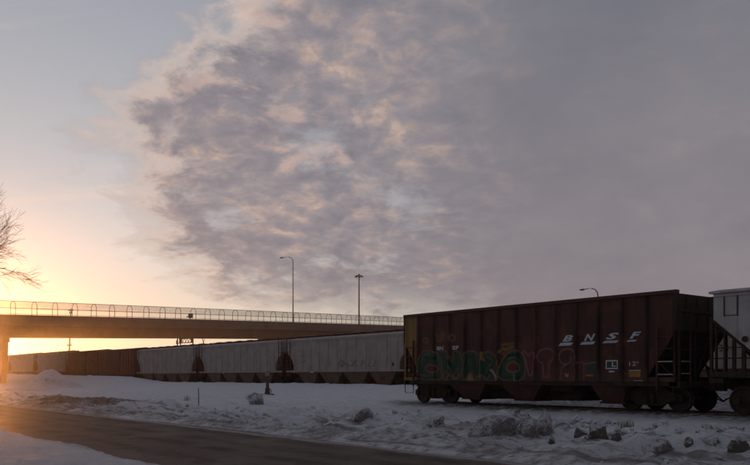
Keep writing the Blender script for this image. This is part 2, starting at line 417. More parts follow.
# ------------------------------------------------------------------ tracks
def track(cy, x0, x1, zf, label):
    t = thing('railway_track', label, 'railway track', (0, cy, 0), 0, None)
    st = np.arange(x0, x1 + .1, 4.0)
    for sgn in (-1, 1):
        m = MB(); y = sgn * .75
        prof = [(-.07, -.17), (.07, -.17), (.07, -.15), (.012, -.13), (.012, -.045), (.036, -.035), (.036, 0), (-.036, 0), (-.036, -.035), (-.012, -.045), (-.012, -.13), (-.07, -.15)]
        m.loft([[(x, y + a, zf(x) + b) for a, b in prof] for x in st]); m.build('rail', 'rail', t)
    m = MB(); x = x0
    while x < x1:
        m.box(x, x + .23, -1.3, 1.3, zf(x) - .36, zf(x) - .172); x += .55
    o = m.build('ties', 'tie', t); o['kind'] = 'stuff'
    return t
zr = lambda x: .25 + min(max((-x - 95) / 45, 0), 1) * .40
track(24.25, -100, 24, lambda x: 0.0, 'snow dusted railway track under the dark brown open hopper car')
track(38.75, -180, 20, zr, 'railway track behind the snow bank under the long row of grey hoppers')

# ------------------------------------------------------------------ wheel truck
def make_truck(parent, x, wb=1.78):
    t = bpy.data.objects.new('truck', None); COL.objects.link(t); t.parent = parent; t.location = (x, 0, 0); t.empty_display_size = .2
    for dx_ in (-wb / 2, wb / 2):
        m = MB()
        for s in (-1, 1):
            m.disc_y([(.06, s * .64), (.10, s * .68), (.36, s * .69), (.455, s * .70), (.455, s * .725), (.42, s * .735), (.42, s * .82), (.37, s * .83), (.34, s * .79), (.14, s * .76), (.12, s * .86), (.05, s * .87)], dx_, .425, 28)
        m.tube([(dx_, -.9, .425), (dx_, .9, .425)], .08, 10)
        m.build('wheelset', 'wheel', t)
    for s in (-1, 1):
        m = MB(); h = wb / 2
        out = [(-h - .22, .34), (-h - .22, .56), (-h + .16, .64), (-.36, .84), (.36, .84), (h - .16, .64), (h + .22, .56), (h + .22, .34), (h - .18, .33), (.42, .20), (-.42, .20), (-h + .18, .33)]
        m.prism_y(out[:], s * .93, s * 1.06)
        m.box(-.24, .24, s * 1.02 - .06, s * 1.02 + .07, .27, .66)
        for q in (-.13, .13): m.tube([(q, s * 1.10, .30), (q, s * 1.10, .62)], .07, 8)
        for q in (-h, h): m.disc_y([(.11, s * 1.06), (.10, s * 1.15), (.04, s * 1.16)], q, .425, 12)
        m.build('side_frame', 'under', t)
    MB().box(-.18, .18, -1.0, 1.0, .5, .78).build('bolster', 'under', t)
    return t
def coupler(parent, xe, s, z=.85):
    m = MB(); m.box(min(xe, xe + s * .55), max(xe, xe + s * .55), -.10, .10, z - .10, z + .10)
    m.loft([[(xe + s * .50, -.20, z - .16), (xe + s * .50, .16, z - .16), (xe + s * .50, .16, z + .16), (xe + s * .50, -.20, z + .16)],
            [(xe + s * .72, -.16, z - .16), (xe + s * .72, .05, z - .16), (xe + s * .72, .05, z + .16), (xe + s * .72, -.16, z + .16)]])
    m.tube([(xe + s * .1, .35, z - .1), (xe + s * .25, .34, z - .35), (xe + s * .5, .25, z - .5), (xe + s * .62, .12, z - .42)], .025, 6)
    m.build('coupler', 'under', parent)

# ------------------------------------------------------------------ the open hopper with the graffiti
HW = 1.55; W0 = 24.25; XL, XR = -26.35, -13.30; HX = (XL + XR) / 2; HL = (XR - XL) / 2
hop = thing('open_hopper_car', 'dark brown ribbed open-top hopper car with BNSF lettering, yellow end panel and green graffiti', 'railway car', (HX, W0, 0))
ZB, ZT = .98, 3.80; CUT = .98
ribs = [-HL + .87] + [-HL + .95 + i * (2 * HL - 1.99) / 12 for i in range(1, 12)] + [HL - 1.04]
def P(px, py):                       # photo point of the near side -> local x, z
    x, z = onside(px, py, W0 - HW); return np.array([x - HX, z])
def seg_d(X, Z, a, b):
    d = b - a; t = np.clip(((X - a[0]) * d[0] + (Z - a[1]) * d[1]) / max(1e-9, d @ d), 0, 1)
    return np.hypot(X - a[0] - t * d[0], Z - a[1] - t * d[1])
def inside(X, Z, poly):
    c = np.zeros(X.shape, bool); n = len(poly)
    for i in range(n):
        (x1, z1), (x2, z2) = poly[i], poly[(i + 1) % n]
        with np.errstate(divide='ignore', invalid='ignore'):
            hit = ((z1 > Z) != (z2 > Z)) & (X < (x2 - x1) * (Z - z1) / (z2 - z1 + 1e-12) + x1)
        c ^= hit
    return c
def smooth_poly(pts, n=2, closed=True):
    for _ in range(n):
        q = []; k = len(pts)
        for i in range(k if closed else k - 1):
            a, b = pts[i], pts[(i + 1) % k]; q += [a * .75 + b * .25, a * .25 + b * .75]
        if not closed: q = [pts[0]] + q + [pts[-1]]
        pts = q
    return pts
def painted_side(y, sgn, graffiti):
    gx = list(np.arange(-HL, HL + .001, .022))
    prof = []
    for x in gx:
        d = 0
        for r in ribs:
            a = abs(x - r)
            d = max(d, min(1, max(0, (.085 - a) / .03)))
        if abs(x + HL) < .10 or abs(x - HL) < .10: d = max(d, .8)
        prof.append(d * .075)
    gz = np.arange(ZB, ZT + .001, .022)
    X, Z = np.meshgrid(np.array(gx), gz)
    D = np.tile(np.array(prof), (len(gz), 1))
    D = D * (Z < ZT - .06)
    # thin dents between the ribs
    D = D - .012 * np.abs(fbm(X, Z, .9, 3))
    # end cut-outs under the slope sheets
    lim = HL - np.interp(Z, [ZB, 2.62], [1.38 if False else 1.12, 0.0])
    post = (np.abs(np.abs(X) - HL) < .09)
    keep = (np.abs(X) <= lim + .02) | post | (Z < ZB + .16)
    base = np.array([.070, .029, .021]); c = np.tile(base, X.shape + (1,))
    w = fbm(X, Z, .8, 5, .6)[..., None]; c = c * (1 + .35 * w)
    st = fbm(X * 9, Z * .55, 1.0, 4, .6)[..., None]; c = c * (1 + .30 * st)
    rust = np.clip(fbm(X + 5, Z * 1.0, 1.7, 5, .65) - .12, 0, 1)[..., None] * 2.2; c = c * (1 - np.clip(rust, 0, .7)) + np.array([.13, .048, .028]) * np.clip(rust, 0, .7)
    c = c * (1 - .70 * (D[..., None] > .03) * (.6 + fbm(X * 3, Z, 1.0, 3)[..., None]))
    dust = np.clip((ZB + .5 - Z) / .5, 0, 1)[..., None] * .35; c = c * (1 - dust) + np.array([.085, .062, .050]) * dust
    if graffiti:
        yl = X < ribs[0] - .04; c[yl] = np.array([.23, .13, .045]) * (1 + .3 * w[yl] + .35 * st[yl])
        def paint(mask, col, a=.85):
            k = (mask * a * np.clip(1 + fbm(X, Z, 3.0, 3) * .5, 0, 1.1))[..., None]; c[:] = c * (1 - np.clip(k, 0, 1)) + np.array(col) * np.clip(k, 0, 1)
        def fill(pts, col, a=.85, sm=2): paint(inside(X, Z, smooth_poly([P(*p) for p in pts], sm)).astype(float), col, a)
        def line(pts, col, t=.035, a=.85, closed=False, sm=2):
            q = smooth_poly([P(*p) for p in pts], sm, closed)
            if closed: q = q + [q[0]]
            d = np.full(X.shape, 9.0)
            for i in range(len(q) - 1): d = np.minimum(d, seg_d(X, Z, q[i], q[i + 1]))
            paint(np.clip((t - d) / .018 + .5, 0, 1), col, a)
        G = (.022, .066, .040); G2 = (.008, .020, .016); OR = (.20, .098, .052); PK = (.25, .09, .105); RD = (.11, .026, .018); YE = (.25, .15, .03)
        L = [[(419, 381), (418.5, 362), (421, 352), (428, 350), (438, 353), (441, 361), (443, 372), (442, 380)],
             [(437, 351), (446, 350.5), (450, 356), (453, 363), (453, 351), (460, 351), (463, 362), (462, 373), (458, 380), (450, 379), (444, 381), (440, 368)],
             [(463, 381), (463, 366), (464, 354), (468, 351), (474, 351), (478, 354), (480, 365), (481, 381), (474, 381), (470, 372), (467, 381)],
             [(481, 381), (480, 366), (482, 357), (484, 352), (491, 352), (496, 356), (499, 363), (496, 371), (499, 380), (491, 381)],
             [(498, 376), (500, 365), (505, 356), (511, 350.5), (518, 350), (524, 355), (526, 366), (525, 376), (521, 381), (504, 381)]]
        for p in L: fill(p, G, .80)
        for p in L: line(p, OR, .024, .8, True)
        for a, b in (((423, 357), (436, 359)), ((446, 354), (456, 376)), ((467, 356), (468, 372)), ((473, 355), (477, 374)), ((485, 358), (494, 364)), ((493, 366), (486, 377)), ((508, 356), (519, 354))):
            line([a, b], G2, .04, .8)
        for q in ([(421, 376), (423, 366), (428, 359), (437, 357)], [(424, 379), (431, 376), (440, 378)], [(443, 354), (447, 362), (446, 372), (450, 378)], [(455, 352), (457, 362), (454, 370), (459, 378)],
                  [(465, 376), (466, 362), (470, 354), (473, 361), (475, 378)], [(478, 356), (479, 366), (478, 378)], [(483, 376), (485, 366), (492, 361), (488, 355)], [(495, 358), (490, 366), (492, 376), (497, 379)],
                  [(501, 374), (502, 364), (508, 356), (516, 354), (522, 360), (523, 370), (519, 378)], [(505, 378), (512, 376), (519, 379)]):
            line(q, G2, .022, .85)
        for q in ([(420, 374), (427, 377), (434, 375)], [(448, 365), (452, 371), (449, 376)], [(468, 360), (469, 366)], [(487, 357), (493, 360), (490, 366)], [(502, 360), (506, 354), (511, 352)], [(441, 377), (447, 370), (452, 378), (458, 368)], [(475, 381), (480, 374), (487, 381), (490, 375)]):
            line(q, OR, .020, .75)
        for q in ([(421, 362), (424, 355), (430, 353)], [(508, 359), (515, 357)], [(446, 356), (449, 359)]): line(q, (.07, .15, .10), .03, .7)
        fill([(425, 368), (429, 364.5), (437, 366), (439, 370), (434, 373), (427, 372)], RD); line([(425, 368), (429, 364.5), (437, 366), (439, 370), (434, 373), (427, 372)], OR, .03, .9, True)
        fill([(505, 369), (509, 363), (514, 361), (519, 364), (520, 371), (513, 373)], RD); line([(505, 369), (509, 363), (514, 361), (519, 364), (520, 371), (513, 373)], OR, .035, .95, True)
        line([(466, 381), (470, 371.5), (474, 381)], OR, .05, .9, sm=1); fill([(467, 381), (470, 373), (473, 381)], (.30, .17, .10), .7, 0)
        line([(447, 379), (451, 375), (456, 379), (459, 374)], OR, .035, .8, sm=1)
        line([(491, 370), (494, 373), (497, 380)], (.34, .2, .11), .05, .9, sm=1)
        line([(482, 353), (482, 358), (484, 360)], YE, .06, .8, sm=1); line([(486, 379), (482, 374), (477, 377)], OR, .035, .7)
        line([(514, 375), (514.3, 380)], (.30, .30, .22), .03, .8, sm=0)
        line([(500, 352), (503, 348), (506, 350), (510, 347), (514, 347)], YE, .055, .75, sm=1); line([(502, 345), (507, 344), (513, 343.5)], YE, .05, .65, sm=1); line([(503, 354), (507, 351), (511, 349)], OR, .05, .5, sm=1)
        # faint yellow tags higher up
        for q in ([(423, 340), (426, 337.5), (429, 341), (426, 344), (424, 342)], [(436, 334), (440, 337), (444, 333), (443, 339), (439, 342), (437, 338)], [(450, 336), (454, 334), (455, 339), (452, 342), (450, 339)]):
            line(q, (.22, .12, .05), .045, .5, True, 1)
        # pink outline letters
        fill([(525, 352), (534, 352), (535, 360), (530, 374), (527, 365)], (.15, .035, .045), .55)
        line([(522, 351), (525, 358), (527, 366), (529, 376), (532, 375), (533, 366), (536, 352), (531, 352), (529, 357), (526, 352)], PK, .035, .8, True, 1)
        line([(537, 357), (539, 351), (546, 348), (553, 350), (554, 357), (551, 361), (549, 362), (549, 377), (543, 377), (543, 362), (539, 362)], PK, .03, .8, True, 1)
        line([(545, 353), (550, 355), (546, 359)], RD, .05, .7)
        line([(543, 377), (550, 377)], (.25, .05, .06), .05, .8)
        line([(559, 355), (562, 350), (569, 348), (575, 352), (576, 360), (573, 364), (576, 370), (574, 380)], PK, .03, .8, False, 1)
        line([(559, 355), (560, 362), (565, 365), (571, 362), (571, 357)], PK, .028, .7, False, 1)
        line([(561, 379), (561, 368), (566, 365)], PK, .028, .6, False, 1); fill([(564.5, 374), (566, 373), (567, 374.5), (568.5, 373), (569, 376), (566.5, 378)], (.42, .25, .25), .85, 1)
        line([(577, 363), (584, 362), (584, 380)], PK, .028, .6, False, 0)
        fill([(585, 364), (597, 362), (597, 377), (585, 377)], (.042, .062, .055), .6, 0); line([(585, 364), (597, 362)], (.20, .20, .18), .025, .6, sm=0)
        # a pale scrape near the middle
        line([(540, 330), (548, 338)], (.14, .08, .07), .02, .5)
    V = np.stack([X, y + sgn * D, Z], -1)
    nx, nz = len(gx), len(gz)
    me = bpy.data.meshes.new('side_panel'); a = []
    for j in range(nz - 1):
        k = keep[j, :-1] & keep[j, 1:] & keep[j + 1, :-1] & keep[j + 1, 1:]
        i = np.nonzero(k)[0] + j * nx; a.append(np.stack([i, i + 1, i + 1 + nx, i + nx], -1))
    q = np.concatenate(a); n = len(q)
    me.vertices.add(nx * nz); me.vertices.foreach_set('co', V.ravel()); me.loops.add(4 * n); me.loops.foreach_set('vertex_index', q.ravel())
    me.polygons.add(n); me.polygons.foreach_set('loop_start', np.arange(n) * 4); me.update(calc_edges=True)
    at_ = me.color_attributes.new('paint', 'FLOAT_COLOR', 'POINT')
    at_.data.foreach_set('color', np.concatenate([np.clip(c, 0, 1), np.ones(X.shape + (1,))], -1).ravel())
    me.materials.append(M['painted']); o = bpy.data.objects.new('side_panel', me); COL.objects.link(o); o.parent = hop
    so_ = o.modifiers.new('solid', 'SOLIDIFY'); so_.thickness = .02; so_.offset = 0
    return o
m = bpy.data.materials.new('sprayed_brown_steel'); m.use_nodes = True; t_ = m.node_tree; p_ = t_.nodes['Principled BSDF']
ac = t_.nodes.new('ShaderNodeAttribute'); ac.attribute_name = 'paint'; t_.links.new(ac.outputs[0], p_.inputs['Base Color']); p_.inputs['Roughness'].default_value = .7
p_.inputs['Specular IOR Level'].default_value = .25
M['painted'] = m
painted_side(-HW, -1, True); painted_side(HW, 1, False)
for s in (-1, 1):
    MB().box(-HL - .04, HL + .04, s * HW - .10, s * HW + .10, ZT - .02, ZT + .09).build('top_rail', 'brown', hop)
    MB().box(-HL - .02, HL + .02, s * (HW - .06) - .06, s * (HW - .06) + .06, ZB - .14, ZB + .004).build('side_sill', 'under', hop)
for s in (-1, 1):
    a, b = sorted((s * (HL - .03), s * (HL + .03)))
    MB().box(a, b, -HW - .09, HW + .09, 2.62, ZT - .021).build('end_sheet', 'under', hop)  # shade painted in: end, slope sheet and stiffeners take the darker underframe colour
    m = MB(); xi = HL - 2.0; m.prism_y([(s * HL, 2.64), (s * (HL - .04), 2.64), (s * (xi - .04), .62), (s * xi, .62)], -HW + .03, HW - .03)
    m.build('slope_sheet', 'under', hop)
    m = MB()
    for yy in (-1.0, -.35, .35, 1.0): m.prism_y([(s * (HL + .06), 3.7), (s * (HL + .06), 2.7), (s * (HL + .03), 2.7), (s * (HL + .03), 3.7)], yy - .05, yy + .05)
    m.box(*sorted((s * (HL + .03), s * (HL + .12))), -HW, HW, 2.62, 2.74)
    m.box(*sorted((s * (HL + .03), s * (HL + .09))), -HW, HW, 3.2, 3.28)
    m.build('end_stiffeners', 'under', hop)
    m = MB(); m.box(*sorted((s * (HL - .25), s * (HL + .12))), -HW, HW, .80, 1.0)
    for yy in (-1.45, -.5, .5, 1.45): m.box(*sorted((s * (HL + .0), s * (HL + .07))), yy - .035, yy + .035, 1.0, 2.62)
    m.bar((s * HL, -1.4, 1.0), (s * (HL - .9), -1.4, 1.75), .05); m.bar((s * HL, 1.4, 1.0), (s * (HL - .9), 1.4, 1.75), .05)
    m.bar((s * (HL + .02), -.5, 1.02), (s * (HL + .02), .5, 2.6), .05); m.bar((s * (HL + .02), .5, 1.02), (s * (HL + .02), -.5, 2.6), .05)
    m.build('end_frame', 'under', hop)
    # side ladder at the corner and end ladder beside it
    lad = MB(); x1 = s * (HL - .07); x0 = s * (HL - .62)
    lad.box(*sorted((x0 - .03 * s, x0 + .03 * s)), -HW - .12, -HW - .06, .75, 2.72)
    lo = lad.build('ladder', 'brown', hop)
    rg = MB()
    for z in (1.22, 1.63, 2.04, 2.42): MB().tube([(x0, -HW - .10, z), (x1, -HW - .10, z)], .018, 5).build('rung', 'rung' if s > 0 and z < 1.7 else 'brown', lo)
    lo2 = MB().box(*sorted((s * (HL + .12), s * (HL + .17))), -HW + .55, -HW + .60, .8, 2.72).build('ladder', 'brown', hop)
    rg = MB()
    for z in (1.25, 1.63, 2.0, 2.38): MB().tube([(s * (HL + .15), -HW + .05, z), (s * (HL + .15), -HW + .58, z)], .016, 5).build('rung', 'rung' if s > 0 and z < 1.7 else 'brown', lo2)
    m = MB(); m.tube([(x0, -HW - .08, .85), (x0, -HW - .08, .45), (x1, -HW - .08, .45), (x1, -HW - .08, .85)], .02, 5); m.build('step', 'under', hop)
    make_truck(hop, s * (HL - 1.22)); coupler(hop, s * (HL + .1), s)
MB().box(-HL + .2, HL - .2, -.2, .2, .60, .86).build('centre_sill', 'under', hop)
for i, (cx, cw_) in enumerate(((-2.8, 1.15), (0.05, 1.15), (3.95, .75))):
    m = MB(); m.frustum(cx - .42, cx + .42, -1.18, -.25, .28, cx - cw_, cx + cw_, -HW + .02, -.2, ZB - .02); m.frustum(cx - .42, cx + .42, .25, 1.18, .28, cx - cw_, cx + cw_, .2, HW - .02, ZB - .02)
    o = m.build('hopper_chute', 'brown', hop)
    m = MB(); m.box(cx - .5, cx + .5, -1.24, -.2, .22, .285); m.box(cx - .5, cx + .5, .2, 1.24, .22, .285); m.build('outlet_gate', 'under', o)
for a_, b_ in ((-4.4, 2.2), (3.2, 4.9)): MB().box(a_, b_, -.62, .62, .26, .97).build('inner_hopper', 'under', hop)
# brake reservoir and rods
m = MB(); m.tube([(-1.9, -.9, .78), (-1.1, -.9, .78)], .14, 12); m.build('air_tank', 'under', hop)
m = MB(); m.tube([(1.2, -.95, .74), (2.2, -.95, .74)], .16, 12); m.build('air_tank', 'under', hop)
# lettering: each letter in a panel of its own
ys_ = -HW - .018
def letter(ch, px0, px1, py0, py1, name='letter', m='mark', **k):
    a = P(px0, py0); b = P(px1, py1); a2 = P(px0, py1); b2 = P(px1, py0)
    h = ((a[1] + b2[1]) - (b[1] + a2[1])) / 2
    zc = (a[1] + b[1]) / 2; o = text(name, ch, 0, 0, h, ys_, m, hop, **k)
    xsn = [v.co.x for v in o.data.vertices]; sx = (b[0] - a[0]) / (max(xsn) - min(xsn)); c0 = (max(xsn) + min(xsn)) / 2
    for v in o.data.vertices: v.co.x = (a[0] + b[0]) / 2 + (v.co.x - c0) * sx; v.co.z += zc
    return o
def decal(name, px0, px1, py0, py1, m, slant=0.0, y=ys_):
    a = P(px0, py0); b = P(px1, py1)
    q = MB(); q.v = [(a[0] - slant, y, b[1]), (b[0] - slant, y, b[1]), (b[0], y, a[1]), (a[0], y, a[1])]; q.f = [(0, 1, 2, 3)]
    q.v += [(x, y + .006, z) for x, _, z in q.v]; q.f += [(4, 7, 6, 5), (0, 4, 5, 1), (1, 5, 6, 2), (2, 6, 7, 3), (3, 7, 4, 0)]
    return q.build(name, m, hop)
letter('B', 562.6, 573.2, 335.2, 341.6, shear=.35, bold=.035); decal('letter_underline', 561, 573.6, 342.9, 345.4, 'mark', .1)
letter('N', 584.3, 595.6, 334.0, 340.8, shear=.35, bold=.035); decal('letter_underline', 582.5, 595.8, 342.0, 344.2, 'mark', .1)
letter('S', 606, 619.2, 332.9, 339.4, shear=.35, bold=.035); decal('letter_underline', 605, 619, 340.9, 342.7, 'mark', .1)
letter('F', 629.8, 641.6, 331.8, 338.6, shear=.35, bold=.035); decal('letter_underline', 628.8, 637.5, 340.2, 341.4, 'mark', .1)
letter('BN', 437, 443.5, 346.4, 350.2, 'reporting_mark', bold=.03); letter('SF', 452.5, 459, 345.8, 349.8, 'reporting_mark', bold=.03)
letter('12', 629.5, 636.3, 361.6, 365.8, 'load_data'); letter('°', 637, 639, 361.4, 363.4, 'load_data')
for a in ((606, 618, 360.3, 361.3), (606, 618, 368.0, 369.0), (606, 607, 361.3, 368.0), (617, 618, 361.3, 368.0)): decal('load_box_border', *a, 'mark')
decal('load_box_field', 607.2, 616.8, 361.5, 367.8, 'dmark', y=ys_ + .003)
letter('▮', 608.2, 610.6, 362.4, 367.0, 'load_box_mark') if False else decal('load_box_mark', 608.4, 610.8, 362.5, 366.8, 'teal', y=ys_ - .006)
decal('load_box_mark', 612.2, 613.4, 362.3, 366.9, 'mark', y=ys_ - .006); decal('load_box_mark', 613.8, 616.0, 365.6, 366.9, 'mark', y=ys_ - .006)
decal('stencil_dash', 609.2, 614.8, 370.8, 372.3, 'mark'); decal('reflector', 629, 640.8, 371.2, 377.0, 'orange'); decal('reflector_edge', 629, 640.8, 370.1, 370.8, 'mark')
decal('reflector', 586, 593.5, 374.6, 376.4, 'orange'); decal('stencil_dash', 634, 643, 380.2, 380.9, 'rung')

# ------------------------------------------------------------------ covered hoppers
def covered(label, loc, L, H, ZS, bm, um, chutes, curved=True, endcut=1.1, group=None):
    """L body length, H roof height and ZS sill height above the rail"""
    t = thing('covered_hopper_car', label, 'railway car', loc, 0, group)
    h = L / 2; zc = ZS + (H - ZS) * .62
    if curved:
        zc = ZS + 1.55
        cut = [(h - endcut, ZS), (h - endcut * .97, ZS + .45), (h - endcut * .82, ZS + .85), (h - endcut * .52, ZS + 1.15), (h - endcut * .22, ZS + 1.4), (h - .06, zc + .1), (h, zc + .6), (h, H - .32)]
    else:
        cut = [(h - endcut, ZS), (h, zc), (h, H - .18)]
    poly = [(-x, z) for x, z in reversed(cut)] + cut
    MB().prism_y(poly, -1.50, 1.50).build('body', bm, t)
    e = H - (.32 if curved else .18)
    rf = [(-1.52, e), (-1.50, e + .12), (-1.1, H - .10), (-.5, H), (.5, H), (1.1, H - .10), (1.50, e + .12), (1.52, e)] if curved else [(-1.60, e), (-1.60, e + .06), (-1.0, H - .02), (0, H), (1.0, H - .02), (1.60, e + .06), (1.60, e)]
    ov = .0 if curved else .10
    MB().prism_x(rf, -h - ov, h + ov).build('roof', bm, t)
    m = MB()                                         # seams of the side sheets
    n = int(L / 1.2)
    for i in range(1, n):
        x = -h + i * L / n
        zlo = ZS + .02 if abs(x) < h - endcut else np.interp(abs(x), [c[0] for c in cut[:-1]], [c[1] for c in cut[:-1]])
        for s in (-1, 1): m.box(x - .02, x + .02, s * 1.51 - .012, s * 1.51 + .012, zlo, e - .03)
    for s in (-1, 1): m.box(-h + .02, h - .02, s * 1.52 - .02, s * 1.52 + .02, e - .10, e - .03)
    m.build('seams', bm, t)
    for s in (-1, 1):
        MB().box(-h - .1, h + .1, s * 1.47 - .07, s * 1.47 + .07, ZS - .16, ZS - .002).build('side_sill', bm if curved else 'under', t)
    m = MB()
    for s in (-1, 1): m.box(-h - .12, h + .12, s * .30 - .12, s * .30 + .12, H + .13, H + .17)
    m.box(-h + .02, h - .02, -.02, .02, H + .0, H + .03)
    x = -h + .2
    while x < h: m.box(x - .05, x + .05, -.45, .45, H - .01, H + .13); x += 1.35
    if curved: m.build('running_board', um, t)
    x = -h + 1.2
    while x < h - 1: MB().box(x, x + .75, -.13 if curved else -.5, .13 if curved else .5, *((H + .172, H + .24) if curved else (H - .03, H + .05))).build('roof_hatch', bm, t); x += 2.2
    lo = .32
    n = len(chutes)
    for cx in chutes:
        m = MB(); wd = (chutes[1] - chutes[0]) / 2 - .04
        m.frustum(cx - .75, cx + .75, -1.25, 1.25, lo, cx - wd, cx + wd, -1.44, 1.44, ZS - .17)
        o = m.build('hopper_chute', 'greyb', t); MB().box(cx - .6, cx + .6, -1.2, 1.2, lo - .08, lo - .002).build('outlet_gate', 'under', o)
    MB().box(-h - .1, h + .1, -.25, .25, .72, 1.0).build('centre_sill', 'under', t)
    MB().box(-h + endcut + .9, h - endcut - .9, -.5, .5, .30, ZS - .18).build('inner_hopper', um, t)
    for s in (-1, 1):
        m = MB(); m.box(*sorted((s * (h - .3), s * (h + .14))), -1.5, 1.5, .95, 1.12)
        for yy in (-1.46, -.6, .6, 1.46): m.box(*sorted((s * (h + .04), s * (h + .12))), yy - .04, yy + .04, 1.12, zc + .1)
        for yy in (-1.42, 1.42):
            m.bar((s * (h - .1), yy, 1.1), (s * (h - endcut + .15), yy, ZS + .15), .05)
            m.box(*sorted((s * (h - .55), s * (h - .60))), yy - .03, yy + .03, 1.1, ZS + (zc - ZS) * .6)
        m.build('end_frame', um, t)
        m = MB()
        for yy in (-1.53,) if curved else ():
            z = 1.2
            while z < H - .3: m.tube([(s * (h - .02), yy, z), (s * (h - .50), yy, z)], .016, 5); z += .38
            m.box(*sorted((s * (h - .0), s * (h - .04))), yy - .02, yy + .02, .8, H)
            m.box(*sorted((s * (h - .50), s * (h - .54))), yy - .02, yy + .02, .8, H)
        if m.v: m.build('ladder', um, t)
        m = MB(); m.prism_y([(s * (h - .02), zc), (s * (h - .08), zc), (s * (h - endcut * .86), ZS - .10), (s * (h - endcut * .80), ZS - .10)], -1.2, 1.2) ; m.build('slope_sheet', um, t)
        make_truck(t, s * (h - 1.45)); coupler(t, s * (h + .12), s)
    MB().tube([(-h + 3, .9, .9), (-h + 4, .9, .9)], .18, 10).build('air_tank', 'under', t)
    return t
GR = 'grey covered hoppers on the rear track'
W1 = 38.75
CH = [-5.1, -1.7, 1.7, 5.1]
hA = covered('long grey covered hopper whose right end meets the yellow panel of the brown open hopper', (-51.15, W1, .25), 16.6, 4.33, 1.45, 'grey', 'rust', CH, group=GR)
dup(hA, (-33.65, W1, .25), 'grey covered hopper hidden behind the brown graffiti hopper car')
a3 = dup(hA, (-16.15, W1, .25), 'pale covered hopper with number 33, glimpsed between the two nearest cars')
dup(hA, (-68.65, W1, .25), 'grey covered hopper standing behind the thin stake, second left of the brown open hopper')
hB = [o for o in bpy.data.objects if o.parent is None and o.name.startswith('covered_hopper_car') and abs(o.location.x + 68.65) < .1][0]
hB['label'] = 'second grey covered hopper to the left of the brown open hopper, behind the thin stake'
dup(hA, (-86.15, W1, .25), 'grey covered hopper coupled right of the red-brown boxcars under the overpass')
for i, (x, l) in enumerate(((-130.65, 'grey covered hopper coupled left of the red-brown boxcars'), (-148.15, 'far grey covered hopper, second left of the red-brown boxcars'), (-165.65, 'farthest grey covered hopper beside the bridge pier'))):
    dup(hA, (x, W1, zr(x) + .12), l)
# numbers and a faint tag on two of them
def side_text(par, cx, s, px, py, h, m='dmark'):
    x, z = onside(px, py, W1 - 1.50); o = text('car_number', s, x - cx, z - .25, h, -1.515, m, par, 1.1, 0, .02); return o
side_text(a3, -16.15, '33', 724, 348, .34); side_text(a3, -16.15, '8', 744, 356, .34)
def scrawl(par, pts, m, r=.03):
    q = MB()
    for p in pts: q.tube([(x, -1.514, z) for x, z in p], r, 4)
    q.build('faint_tag', m, par)
M['tag'] = mat('faded_red_spray', (.27, .215, .195), .8, .2, 5)
def sp(px, py): x, z = onside(px, py, W1 - 1.5); return (x + 51.15, z - .25)
scrawl(hA, [[sp(338, 365), sp(341, 360), sp(345, 364), sp(342, 367), sp(338, 363)], [sp(343, 361), sp(350, 366), sp(356, 360)], [sp(341, 366), sp(344, 361), sp(348, 366)], [sp(351, 361), sp(357, 361), sp(352, 366), sp(358, 366)], [sp(361, 366), sp(362, 360), sp(366, 363), sp(362, 364)], [sp(370, 361), sp(368, 366), sp(374, 366), sp(375, 361)]], 'tag', .03)
scrawl(hA, [[sp(300, 357), sp(303, 355), sp(305, 358)], [sp(301, 362), sp(306, 361)]], 'tag', .03)
MB().box(*sorted((sp(393, 364)[0] - .12, sp(393, 364)[0] + .12)), -1.52, -1.505, sp(393, 366)[1], sp(393, 362.5)[1]).build('placard', 'dmark', hA)

# white covered hopper coupled to the right of the brown one
wc = covered('short white covered hopper with overhanging roof at the right edge of the photo', (-12.12 + 6.0, W0, 0), 12.0, 3.84, 1.30, 'white', 'under', [-2.4, 2.4], False, 1.75)
x0 = -6.0
m = MB(); m.box(x0 + .32, x0 + .36, -1.515, -1.50, 2.95, 3.55); m.box(x0 + .72, x0 + .76, -1.515, -1.50, 2.95, 3.55); m.box(x0 + .36, x0 + .72, -1.515, -1.50, 2.97, 2.99); m.build('panel_outline', 'dmark', wc)
m = MB(); m.bar((x0 - .05, -1.47, 2.88), (x0 + 1.75, -1.47, 1.35), .09); m.bar((x0 + 1.35, -1.47, 1.15), (x0 + 1.72, -1.47, 2.1), .06)
for x in (x0 + .05, x0 + .32, x0 + .62): m.box(x, x + .05, -1.50, -1.42, 1.1, 2.86 - (x - x0) * .85)
m.box(x0 + .86, x0 + .96, -1.50, -1.42, 1.1, 2.1)
m.box(x0 - .1, x0 + 1.2, -1.49, -1.44, 1.68, 1.72); m.box(x0 + .0, x0 + 1.0, -1.49, -1.44, 2.0, 2.03)
m.build('corner_bracing', 'under', wc)
MB().tube([(x0 + .98, -1.52, 2.25), (x0 + .98, -1.56, 2.25)], .09, 14).build('brake_wheel', 'under', wc)

